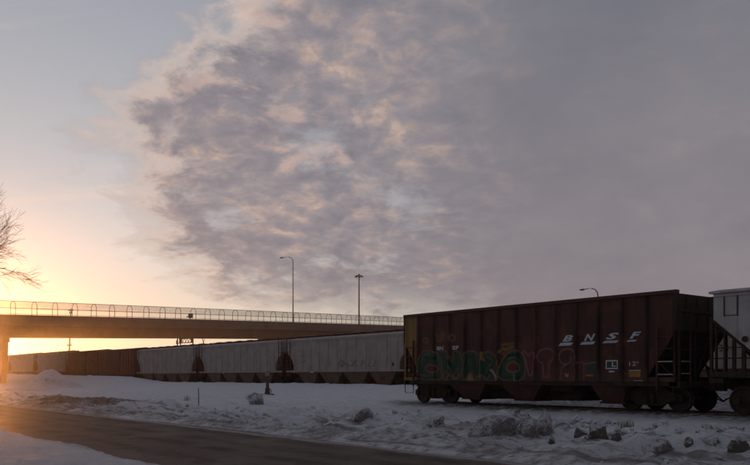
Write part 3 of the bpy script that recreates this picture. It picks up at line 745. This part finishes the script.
# ------------------------------------------------------------------ red-brown boxcars
def boxcar(label, loc, L=12.9, H=4.5):
    t = thing('boxcar', label, 'railway car', loc, 0, 'red-brown boxcars on the rear track'); h = L / 2
    MB().box(-h, h, -1.5, 1.5, 1.0, H - .25).build('body', 'boxred', t)
    MB().prism_x([(-1.58, H - .25), (-1.5, H - .18), (0, H), (1.5, H - .18), (1.58, H - .25)], -h - .05, h + .05).build('roof', 'boxred', t)
    n = 14
    for i in range(n + 1):
        x = -h + .06 + i * (L - .12) / n
        if abs(x) < 1.6: continue
        for s in (-1, 1): MB().box(x - .05, x + .05, s * 1.54 - .045, s * 1.54 + .045, 1.02, H - .27).build('side_post', 'boxred', t)
    for s in (-1, 1): MB().box(-1.5, 1.5, s * 1.56 - .05, s * 1.56 + .05, 1.05, H - .4).build('sliding_door', 'rust', t)
    MB().box(-h, h, -.3, .3, .65, 1.0).build('centre_sill', 'under', t)
    for s in (-1, 1):
        MB().box(-h, h, s * 1.45 - .05, s * 1.45 + .05, .85, .998).build('side_sill', 'under', t)
        m = MB(); z = 1.1
        while z < 4: m.tube([(s * (h - .05), -1.62, z), (s * (h - .5), -1.62, z)], .02, 5); z += .4
        m.build('ladder', 'rust', t); make_truck(t, s * (h - 1.6)); coupler(t, s * h, s)
    return t
b1 = boxcar('red-brown ribbed boxcar coupled to the grey covered hopper under the overpass', (-101.65, W1, .38))
dup(b1, (-115.15, W1, .52), 'farther red-brown boxcar, left one of the two under the overpass')

# ------------------------------------------------------------------ overpass
B0 = np.array([-52.0, 109.0]); BD = np.array([59.0, 72.0]); BLEN = np.linalg.norm(BD); bd = BD / BLEN
def bpos(s, off=0, z=0):             # off = metres towards the far side
    X = B0 + BD * s + np.array([-bd[1], bd[0]]) * off
    w = cw(*X); return (w[0], w[1], 9.85 + 3.45 * s - .35 * s * s + z)
br = thing('overpass_bridge', 'long concrete and steel road overpass crossing over the far end of the trains', 'bridge')
BW = 10.5
SS = np.linspace(-.45, 2.3, 56)
def sweep(name, prof, m, par=br, ss=SS):
    q = MB(); q.loft([[bpos(s, o, z) for o, z in prof] for s in ss]); return q.build(name, m, par)
sweep('deck', [(0.05, -1.55), (BW - .05, -1.55), (BW - .05, -1.2), (0.05, -1.2)], 'concrete')
sweep('parapet', [(0, -1.25), (0, 0), (.06, .03), (.28, .03), (.30, -1.19), (.30, -1.25)], 'concrete')
sweep('parapet', [(BW - .3, -1.19), (BW - .28, 0), (BW, 0), (BW, -1.25), (BW - .3, -1.25)], 'concrete')
for o in (.95, 3.8, 6.7, 9.55):
    sweep('girder', [(o - .18, -3.0), (o + .18, -3.0), (o + .18, -2.96), (o + .012, -2.96), (o + .012, -1.6), (o + .18, -1.6), (o + .18, -1.553), (o - .18, -1.553), (o - .18, -1.6), (o - .012, -1.6), (o - .012, -2.96), (o - .18, -2.96)], 'girder')
for s in (-.45, .012, .62, 1.02, 1.46, 1.94, 2.3):
    zg = -.8; ang = math.atan2(bpos(s + .01)[1] - bpos(s)[1], bpos(s + .01)[0] - bpos(s)[0])
    c = bpos(s); pr = bpy.data.objects.new('pier', None); COL.objects.link(pr); pr.parent = br; pr.location = (c[0], c[1], 0); pr.rotation_euler = (0, 0, ang)
    top = c[2] - 3.0
    MB().loft([[(x, y, zz_) for x, y in ((-1.0, .3), (-.0, .3), (-.0, BW - .3), (-1.0, BW - .3))] for zz_ in (top - .9, top - .01)]).build('pier_cap', 'concrete', pr)
    q = MB(); q.loft([[(-.95, 1.0, zg), (-.14, 1.0, zg), (-.14, BW - 1.0, zg), (-.95, BW - 1.0, zg)], [(-.95, .5, top - .902), (-.10, .5, top - .902), (-.10, BW - .5, top - .902), (-.95, BW - .5, top - .902)]])
    q.build('pier_wall', 'concrete', pr)
# caged fence along the footway on the near side
fe = thing('bridge_fence', 'arched chain link fence along the near edge of the overpass', 'fence')
AW = 1.5; ds = 3.15 / BLEN; s = -.42
def arch(s, k=8):
    p = [(.15, .03), (.15, 1.25)]
    for i in range(1, k): a = math.pi * i / k; p.append((.15 + AW / 2 - AW / 2 * math.cos(a), 1.25 + .75 * math.sin(a)))
    p += [(.15 + AW, 1.25), (.15 + AW, -1.18)]
    return [bpos(s, o, z) for o, z in p]
n_ = 0
while s < 2.28:
    MB().tube(arch(s), .045, 5).build('arched_post', 'darkpole', fe); s += ds; n_ += 1
for nm, o, z, r in (('top_rail', .15 + AW / 2, 2.0, .04), ('middle_rail', .15, 1.0, .035), ('bottom_rail', .15, .14, .035), ('back_rail', .15 + AW, 1.0, .03)):
    MB().tube([bpos(q, o, z) for q in SS[1:-1]], r, 5).build(nm, 'darkpole', fe)
mb = MB(); prof = [(.15, .05), (.15, 1.25)] + [(.15 + AW / 2 - AW / 2 * math.cos(math.pi * i / 6), 1.25 + .75 * math.sin(math.pi * i / 6)) for i in range(1, 6)] + [(.15 + AW, 1.25)]
acc = [0]
for a, b in zip(prof, prof[1:]): acc.append(acc[-1] + math.hypot(a[0] - b[0], a[1] - b[1]))
uvs = []
s0 = SS[1:-1]
for i, q in enumerate(s0):
    for j, (o, z) in enumerate(prof): mb.v.append(bpos(q, o, z)); uvs.append((q * BLEN, acc[j]))
K = len(prof)
for i in range(len(s0) - 1):
    for j in range(K - 1): a = i * K + j; mb.f.append((a, a + 1, a + 1 + K, a + K))
me = bpy.data.meshes.new('chain_link'); me.from_pydata(mb.v, [], mb.f); uvl = me.uv_layers.new(name='UVMap')
for lp in me.loops: uvl.data[lp.index].uv = uvs[lp.vertex_index]
me.materials.append(M['link']); o = bpy.data.objects.new('chain_link', me); COL.objects.link(o); o.parent = fe
# sign seen from behind on the deck
p = at(190, 136.5); zb = zat(319, 136.5) - 1.0
sg = thing('road_sign', 'small dark sign seen from behind through the overpass fence', 'sign', (p[0], p[1], 0), math.atan2(SA, CA))
MB().box(-.30, .52, -.03, .03, zat(318, 136.5), zat(313.4, 136.5)).build('sign_panel', 'signback', sg)
MB().box(-.62, -.302, -.02, .02, zat(317.2, 136.5), zat(316.2, 136.5)).build('sign_arm', 'signback', sg)
MB().box(-.05, .05, .032, .12, zb, zat(314, 136.5)).build('sign_post', 'darkpole', sg)

# ------------------------------------------------------------------ street lamps
def lamp(label, px, Y, ztop, zbase, arm):
    p = at(px, Y); t = thing('street_lamp', label, 'street lamp', (p[0], p[1], zbase), math.atan2(SA, CA), 'curved arm street lamps'); H = ztop - zbase
    pts = [(0, 0, 0), (0, 0, H * .5), (0, 0, H - 1.0), (-.05 * arm, 0, H - .5), (-.2 * arm, 0, H - .15), (-.42 * arm, 0, H), (-.75 * arm, 0, H - .03), (-arm, 0, H - .12)]
    MB().tube(pts, [.13, .11, .09, .08, .07, .06, .05, .05], 8).build('pole', 'pole', t, True)
    q = MB(); q.loft([[(-arm + .1, -.07, H - .15), (-arm + .1, .07, H - .15), (-arm + .1, .07, H - .04), (-arm + .1, -.07, H - .04)], [(-arm - .25, -.16, H - .25), (-arm - .25, .16, H - .25), (-arm - .25, .14, H - .04), (-arm - .25, -.14, H - .04)],
                      [(-arm - .62, -.1, H - .22), (-arm - .62, .1, H - .22), (-arm - .62, .08, H - .12), (-arm - .62, -.08, H - .12)]])
    hd = q.build('lamp_head', 'darkpole', t); MB().box(-arm - .5, -arm - .1, -.1, .1, H - .285, H - .252).build('lens', 'glass', hd)
    MB().box(-.2, .2, -.2, .2, 0, .12).build('base_plate', 'pole', t)
lamp('tall curved arm street lamp rising from the overpass, left of the cluster floodlight mast', 293, 160.5, zat(257, 160.5), 9.85 + 3.45 * .61 - 1.3, 2.1)
lamp('curved arm street lamp whose top shows above the brown hopper car lettering', 598, 100, zat(288.5, 100), 0, 1.75)
p = at(359, 198); hm = thing('high_mast_light', 'tall straight mast with a cluster of floodlights behind the overpass', 'light mast', (p[0], p[1], 0)); HM = zat(275.5, 198)
MB().tube([(0, 0, 0), (0, 0, HM)], [.30, .15], 10).build('mast', 'pole', hm)
MB().tube([(0, 0, HM), (0, 0, HM + .35)], .22, 8).build('mast_cap', 'darkpole', hm)
for i in range(6):
    a = i * math.pi / 3 + .2; c_, s_ = math.cos(a), math.sin(a)
    q = MB(); q.bar((0, 0, HM + .1), (c_ * .75, s_ * .75, HM - .02), .05)
    q.loft([[(c_ * r_ - s_ * w_, s_ * r_ + c_ * w_, HM + z_) for r_, w_, z_ in ((.62, -.18, .05), (.62, .18, .05), (1.12, .24, -.25), (1.12, -.24, -.25))], [(c_ * r_ - s_ * w_, s_ * r_ + c_ * w_, HM + z_) for r_, w_, z_ in ((.55, -.18, -.18), (.55, .18, -.18), (1.0, .24, -.48), (1.0, -.24, -.48))]])
    q.build('floodlight', 'darkpole', hm)

# utility pole beyond the overpass
p = at(68.8, 150); up = thing('utility_pole', 'thin utility pole with crossarms behind the left part of the overpass', 'utility pole', (p[0], p[1], 0), math.atan2(SA, CA)); HT = zat(308.5, 150)
MB().tube([(-.15, 0, 0), (.42, 0, HT)], [.17, .10], 8).build('pole', 'wood', up)
for zc_, hw in ((zat(345.3, 150), .45), (zat(310.5, 150), .45), (zat(313.2, 150), .3)):
    xo = -.15 + .57 * zc_ / HT
    q = MB().box(xo - hw, xo + hw, -.16, -.09, zc_ - .09, zc_ + .09); a_ = q.build('crossarm', 'wood', up)
    q = MB()
    for k in (-hw + .1, hw - .1): q.tube([(xo + k, -.12, zc_ + .09), (xo + k, -.12, zc_ + .33)], [.07, .05], 6)
    q.build('insulators', 'darkpole', a_)

# lattice signal structure seen between overpass and hopper roofs
Yg = 128; p = at(187, Yg); gt = thing('signal_gantry', 'dark lattice signal structure showing between the overpass and the grey hopper roofs', 'signal', (p[0], p[1], 0), math.atan2(SA, CA))
k = Yg / F; z0, z1 = zat(343.4, Yg), zat(337.8, Yg)
q = MB()
for x in (-9.5, -6.5, 6.0): q.tube([(x * k, 0, 0 if x < 0 else z0 - .6), (x * k, 0, z1)], .10, 6)
q.build('post', 'darkpole', gt)
q = MB(); q.tube([(-11 * k, 0, z0), (6 * k, 0, z0 + .2)], .07, 5); q.tube([(-8 * k, 0, z1 - .2), (6 * k, 0, z1 - .1)], .06, 5)
for i in range(5): a = (-8 + i * 2.8) * k; q.tube([(a, 0, z0), (a + 2.8 * k, 0, z1 - .1)], .05, 5); q.tube([(a, 0, z1 - .1), (a + 1.4 * k, 0, z0 + .1)], .04, 5)
q.build('lattice', 'darkpole', gt)
q = MB(); q.box(-10.6 * k, -9.2 * k, -.2, .2, z0 - .1, z0 + .5); q.box(-7.6 * k, -5.4 * k, -.25, .25, z0 + .1, z1 - .1); q.box(4 * k, 6.2 * k, -.2, .2, z0 + .1, z1 - .15); q.build('signal_head', 'darkpole', gt)
q = MB(); q.tube([(15 * k, 0, z1 + .1), (17.5 * k, 0, z0 - .3)], .06, 5); q.tube([(18 * k, 0, z1), (15.5 * k, 0, z0 - .3)], .04, 5); q.tube([(16.5 * k, 0, 0), (16.5 * k, 0, z0 + .4)], .08, 6); q.tube([(-9 * k, 0, 5.6), (17 * k, 0, 5.6)], .05, 5); q.build('brace', 'darkpole', gt)

# ------------------------------------------------------------------ small trackside things
def gz(x, y): return float(ground_h(np.array([x]), np.array([y]))[0])
x, y = at(267.5, 46); z = gz(x, y) - .05
ss_ = thing('switch_stand', 'rusty switch stand with a small target beside the near track', 'switch stand', (x, y, z), math.atan2(SA, CA))
MB().box(-.38, .38, -.14, .14, 0, .10).build('base', 'rust', ss_)
q = MB(); q.loft([[(-.15, -.12, .10), (.15, -.12, .10), (.15, .12, .10), (-.15, .12, .10)], [(-.11, -.09, .45), (.11, -.09, .45), (.11, .09, .45), (-.11, .09, .45)]]); q.build('housing', 'wood', ss_)
MB().tube([(0, 0, .45), (0, 0, 1.45)], [.095, .085], 8).build('mast', 'wood', ss_)
q = MB(); q.box(-.13, .13, -.10, -.088, 1.15, 1.42); q.build('target', 'grey', ss_)
MB().tube([(.05, -.1, .4), (.22, -.2, .36), (.26, -.2, .16)], .022, 6).build('lever', 'rust', ss_)
x, y = at(198.5, 35); z = gz(x, y)
MBs = MB(); MBs.tube([(0, 0, -.1), (.02, 0, .38), (-.02, 0, .80)], .022, 6); o = MBs.build('marker_stake', 'wood'); o.location = (x, y, z); tag(o, 'thin dark wooden stake poking out of the snow between road and track', 'stake')

def chunk(px, base, pw, ph, label, m='chunk', seed=0, tilt=0.0, dz_=0.0, Y=None, spike=0.0):
    Y = Y or next((q for q in np.arange(12.5, 60, .1) if HY + (CAMZ - gz(*at(px, q))) / q * F <= base), 60)
    x, y = at(px, Y); zg = gz(x, y); Wd = pw * Y / F; Hh = ph * Y / F
    import bmesh
    bm = bmesh.new(); bmesh.ops.create_icosphere(bm, subdivisions=5, radius=1)
    rs = np.random.RandomState(seed); off = rs.rand(3) * 50
    pl = rs.randn(15, 3); pl /= np.linalg.norm(pl, axis=1)[:, None]; dd = rs.uniform(.50, .88, 15)
    for v in bm.verts:
        c = np.array(v.co); r = 1.1
        for n_p, d_p in zip(pl, dd):
            t_ = c @ n_p
            if t_ > 1e-3: r = min(r, d_p / t_)
        nn = fbm(np.array([c[0] * 1.0 + off[0] + c[2]]), np.array([c[1] + off[1] - c[2]]), 2.2, 5, .6)[0]
        r = r * (1 + .17 * nn); c = c * r
        if spike: c[2] += spike * max(0, 1 - abs(c[0] - .45) / .35) * max(0, c[2])
        c[2] += tilt * c[0] * (c[2] > -.2)
        v.co = (c[0] * Wd * .56, c[1] * Wd * .42, c[2] * Hh * 1.05)
    me = bpy.data.meshes.new('snow_chunk'); bm.to_mesh(me); bm.free(); me.polygons.foreach_set('use_smooth', [True] * len(me.polygons)); me.materials.append(M[m])
    o = bpy.data.objects.new('snow_chunk', me); COL.objects.link(o); o.location = (x, y, zg + Hh * .02 + dz_); o.rotation_euler = (0, 0, math.atan2(SA, CA))
    tag(o, label, 'snow chunk', 'ploughed snow chunks along the road'); return o
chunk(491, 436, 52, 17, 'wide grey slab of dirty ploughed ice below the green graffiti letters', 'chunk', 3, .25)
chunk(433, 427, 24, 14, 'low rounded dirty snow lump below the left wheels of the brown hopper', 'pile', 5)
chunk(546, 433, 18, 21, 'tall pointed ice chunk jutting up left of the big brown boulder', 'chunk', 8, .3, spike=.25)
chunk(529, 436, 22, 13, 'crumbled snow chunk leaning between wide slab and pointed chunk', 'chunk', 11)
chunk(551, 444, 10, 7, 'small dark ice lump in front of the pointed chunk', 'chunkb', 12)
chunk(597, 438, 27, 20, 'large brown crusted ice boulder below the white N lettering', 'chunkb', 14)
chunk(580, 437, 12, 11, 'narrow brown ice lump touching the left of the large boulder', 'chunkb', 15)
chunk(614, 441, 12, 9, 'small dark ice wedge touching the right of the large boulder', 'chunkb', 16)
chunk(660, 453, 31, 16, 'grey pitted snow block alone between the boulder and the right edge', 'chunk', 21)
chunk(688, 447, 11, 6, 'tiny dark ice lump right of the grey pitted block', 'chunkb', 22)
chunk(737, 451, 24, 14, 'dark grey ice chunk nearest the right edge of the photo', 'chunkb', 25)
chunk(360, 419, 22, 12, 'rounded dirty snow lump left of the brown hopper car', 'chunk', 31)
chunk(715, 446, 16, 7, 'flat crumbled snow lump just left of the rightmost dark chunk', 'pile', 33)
chunk(255, 404, 14, 10, 'brown frozen lump by the foot of the switch stand', 'chunk', 36)
# small crumbs broken off the bank
rs = np.random.RandomState(3)
ph_ = (1 + 5 ** .5) / 2
ico = np.array([(-1, ph_, 0), (1, ph_, 0), (-1, -ph_, 0), (1, -ph_, 0), (0, -1, ph_), (0, 1, ph_), (0, -1, -ph_), (0, 1, -ph_), (ph_, 0, -1), (ph_, 0, 1), (-ph_, 0, -1), (-ph_, 0, 1)]) / 1.9
icf = [(0, 11, 5), (0, 5, 1), (0, 1, 7), (0, 7, 10), (0, 10, 11), (1, 5, 9), (5, 11, 4), (11, 10, 2), (10, 7, 6), (7, 1, 8), (3, 9, 4), (3, 4, 2), (3, 2, 6), (3, 6, 8), (3, 8, 9), (4, 9, 5), (2, 4, 11), (6, 2, 10), (8, 6, 7), (9, 8, 1)]
q = MB()
def crumb(x, y, r):
    z = gz(x, y) + r * .15; n0 = len(q.v); pp = ico * rs.uniform(.65, 1.3, (12, 1)) * r * rs.uniform(.6, 1.3, 3)
    a = rs.uniform(0, 6.28); c_, s_ = math.cos(a), math.sin(a)
    q.v += [(x + p[0] * c_ - p[1] * s_, y + p[0] * s_ + p[1] * c_, z + p[2] * .8) for p in pp]; q.f += [tuple(n0 + k for k in f) for f in icf]
for i in range(420):
    x = rs.uniform(-46, -5); y = rs.choice([rs.normal(12.1, .4), rs.normal(13.9, .8)])
    if y > 11.5: crumb(x, y, rs.uniform(.02, .06) * (1 + 1.2 * (rs.rand() < .1)))
for px_, Y_, n_, sp_ in ((530, 19, 60, .6), (568, 18.2, 50, .6), (495, 18.6, 24, .7), (430, 22, 14, .6), (655, 15.2, 22, .4), (730, 14.8, 26, .4), (360, 26, 12, .6), (690, 15.5, 12, .3), (610, 17.3, 18, .4)):
    bx, by = at(px_, Y_)
    for i in range(n_): crumb(bx + rs.normal(0, sp_), by + rs.normal(0, sp_ * .5), rs.uniform(.03, .12))
o = q.build('snow_crumbs', 'pile'); o['kind'] = 'stuff'; tag(o, 'loose crumbs of broken snow scattered along the ploughed bank', 'snow crumbs')
# snow pile far left
x, y = at(50, 78)
gxs = np.linspace(-4.2, 4.2, 70); gys = np.linspace(-3, 3, 50); X_, Y_ = np.meshgrid(gxs, gys)
Hh = 1.9 * np.exp(-((X_ / 1.9) ** 2 + (Y_ / 1.4) ** 2)) * (1 + .35 * fbm(X_ + 9, Y_, .8, 4)) + .35 * np.exp(-(((X_ - 2.2) / 1.3) ** 2 + (Y_ / 1.4) ** 2)) + .1 * fbm(X_, Y_, 1.5, 4) - .18
q = MB(); q.v = [(a, b, c) for a, b, c in zip(X_.ravel(), Y_.ravel(), Hh.ravel())]
q.f = [(j * 70 + i, j * 70 + i + 1, j * 70 + i + 71, j * 70 + i + 70) for j in range(49) for i in range(69)]
o = q.build('snow_pile', 'pile', None, True); o.location = (x, y, gz(x, y) + .05); o.rotation_euler = (0, 0, math.atan2(SA, CA)); tag(o, 'rounded heap of ploughed snow beside the track near the bridge pier', 'snow pile')
# dead grass tufts
def tuft(px, Y, n, h, label):
    x, y = at(px, Y); q = MB(); rs = np.random.RandomState(int(px))
    for i in range(n):
        a = rs.uniform(0, 6.28); r = rs.uniform(0, .22); l = h * rs.uniform(.5, 1); b = rs.uniform(0, 6.28); le = rs.uniform(.1, .5) * l
        p0 = (r * math.cos(a), r * math.sin(a), -.05); p1 = (p0[0] + le * .4 * math.cos(b), p0[1] + le * .4 * math.sin(b), l * .6); p2 = (p0[0] + le * math.cos(b), p0[1] + le * math.sin(b), l)
        q.tube([p0, p1, p2], [.006, .005, .002], 3)
    o = q.build('dead_grass_tuft', 'grass'); o.location = (x, y, gz(x, y)); tag(o, label, 'grass tuft', 'dead grass tufts in the snow')
tuft(250, 40, 60, .5, 'brown dead grass tuft left of the switch stand')
tuft(188, 44, 30, .35, 'small dead grass tuft left of the thin stake')
tuft(527, 17.5, 35, .28, 'dead grass tuft at the foot of the crumbled chunk')
tuft(626, 17.0, 30, .2, 'short dead grass tuft right of the small ice wedge')

# ------------------------------------------------------------------ bare tree at the left edge
TY = 29.0; x, y = at(-86, TY); tz = gz(x, y)
tr = thing('bare_tree', 'leafless tree reaching fine twigs into the left edge above the overpass', 'tree', (x, y, tz), math.atan2(SA, CA))
rs = np.random.RandomState(11); trunk = MB(); limbs = MB(); twigs = MB()
def grow(p, d, L, r, lev):
    n = 5; pts = [p]; rad = [r]; cur = Vector(p); dv = Vector(d).normalized()
    for i in range(n):
        dv = (dv + Vector(rs.normal(0, .10, 3)) + Vector((0, 0, .035 * (1.6 if lev < 3 else .6)))).normalized(); cur = cur + dv * (L / n); pts.append(tuple(cur)); rad.append(max(.0038, r * (1 - .62 * (i + 1) / n)))
    (limbs if lev < 3 else twigs).tube(pts, rad, 6 if lev < 3 else 3, lev < 3)
    if lev >= 5: return
    k = [0, 6, 5, 5, 4][lev]
    for i in range(k):
        t = rs.uniform(.25, 1.0) if lev else rs.uniform(.3, 1.0); idx = min(n - 1, int(t * n)); a = Vector(pts[idx]).lerp(Vector(pts[idx + 1]), t * n - idx if idx < n else 0)
        ddir = (Vector(pts[idx + 1]) - Vector(pts[idx])).normalized(); ax = Vector(rs.normal(0, 1, 3)); ax = (ax - ax.dot(ddir) * ddir).normalized()
        ang = rs.uniform(.25, .62); nd = ddir * math.cos(ang) + ax * math.sin(ang)
        grow(tuple(a), nd, L * rs.uniform(.45, .72), rad[idx] * .62, lev + 1)
th = 4.5
trunk.tube([(0, 0, -.3), (.02, 0, .1), (.05, .02, 1.8), (0, 0, th + .3)], [.26, .20, .16, .14], 10)
for a in range(6):
    an = a * 2.4 + .25; el_ = rs.uniform(.5, 1.1); grow((0, 0, th + .05 * a), (math.cos(an) * math.cos(el_), math.sin(an) * math.cos(el_), math.sin(el_)), rs.uniform(2.1, 2.6), .075, 1)
grow((0, 0, th + .3), (.55, 0, .75), 2.5, .09, 1); grow((0, 0, th + .2), (.85, -.1, .42), 2.5, .08, 1); grow((0, 0, th + .1), (.9, .2, .30), 2.4, .07, 1); grow((0, 0, th + .3), (.0, 0, 1), 2.6, .10, 1)
trunk.build('trunk', 'bark', tr, True); o = limbs.build('limbs', 'bark', tr, True); o = twigs.build('crown', 'bark', tr)

# ------------------------------------------------------------------ warm sun glow from an added haze
hz = MB().box(-420, 60, -60, 420, -2.2, 34); o = hz.build('glow_haze', 'snow'); o['kind'] = 'stuff'  # unseen volume added to spread a warm glow around the sun
hm_ = bpy.data.materials.new('thin_glow_haze'); hm_.use_nodes = True; t = hm_.node_tree; t.nodes.remove(t.nodes['Principled BSDF'])
pv = t.nodes.new('ShaderNodeVolumePrincipled'); pv.inputs['Density'].default_value = .00055; pv.inputs['Color'].default_value = (.9, .88, .85, 1); pv.inputs['Anisotropy'].default_value = .93
t.links.new(pv.outputs[0], t.nodes['Material Output'].inputs['Volume']); o.data.materials.clear(); o.data.materials.append(hm_)
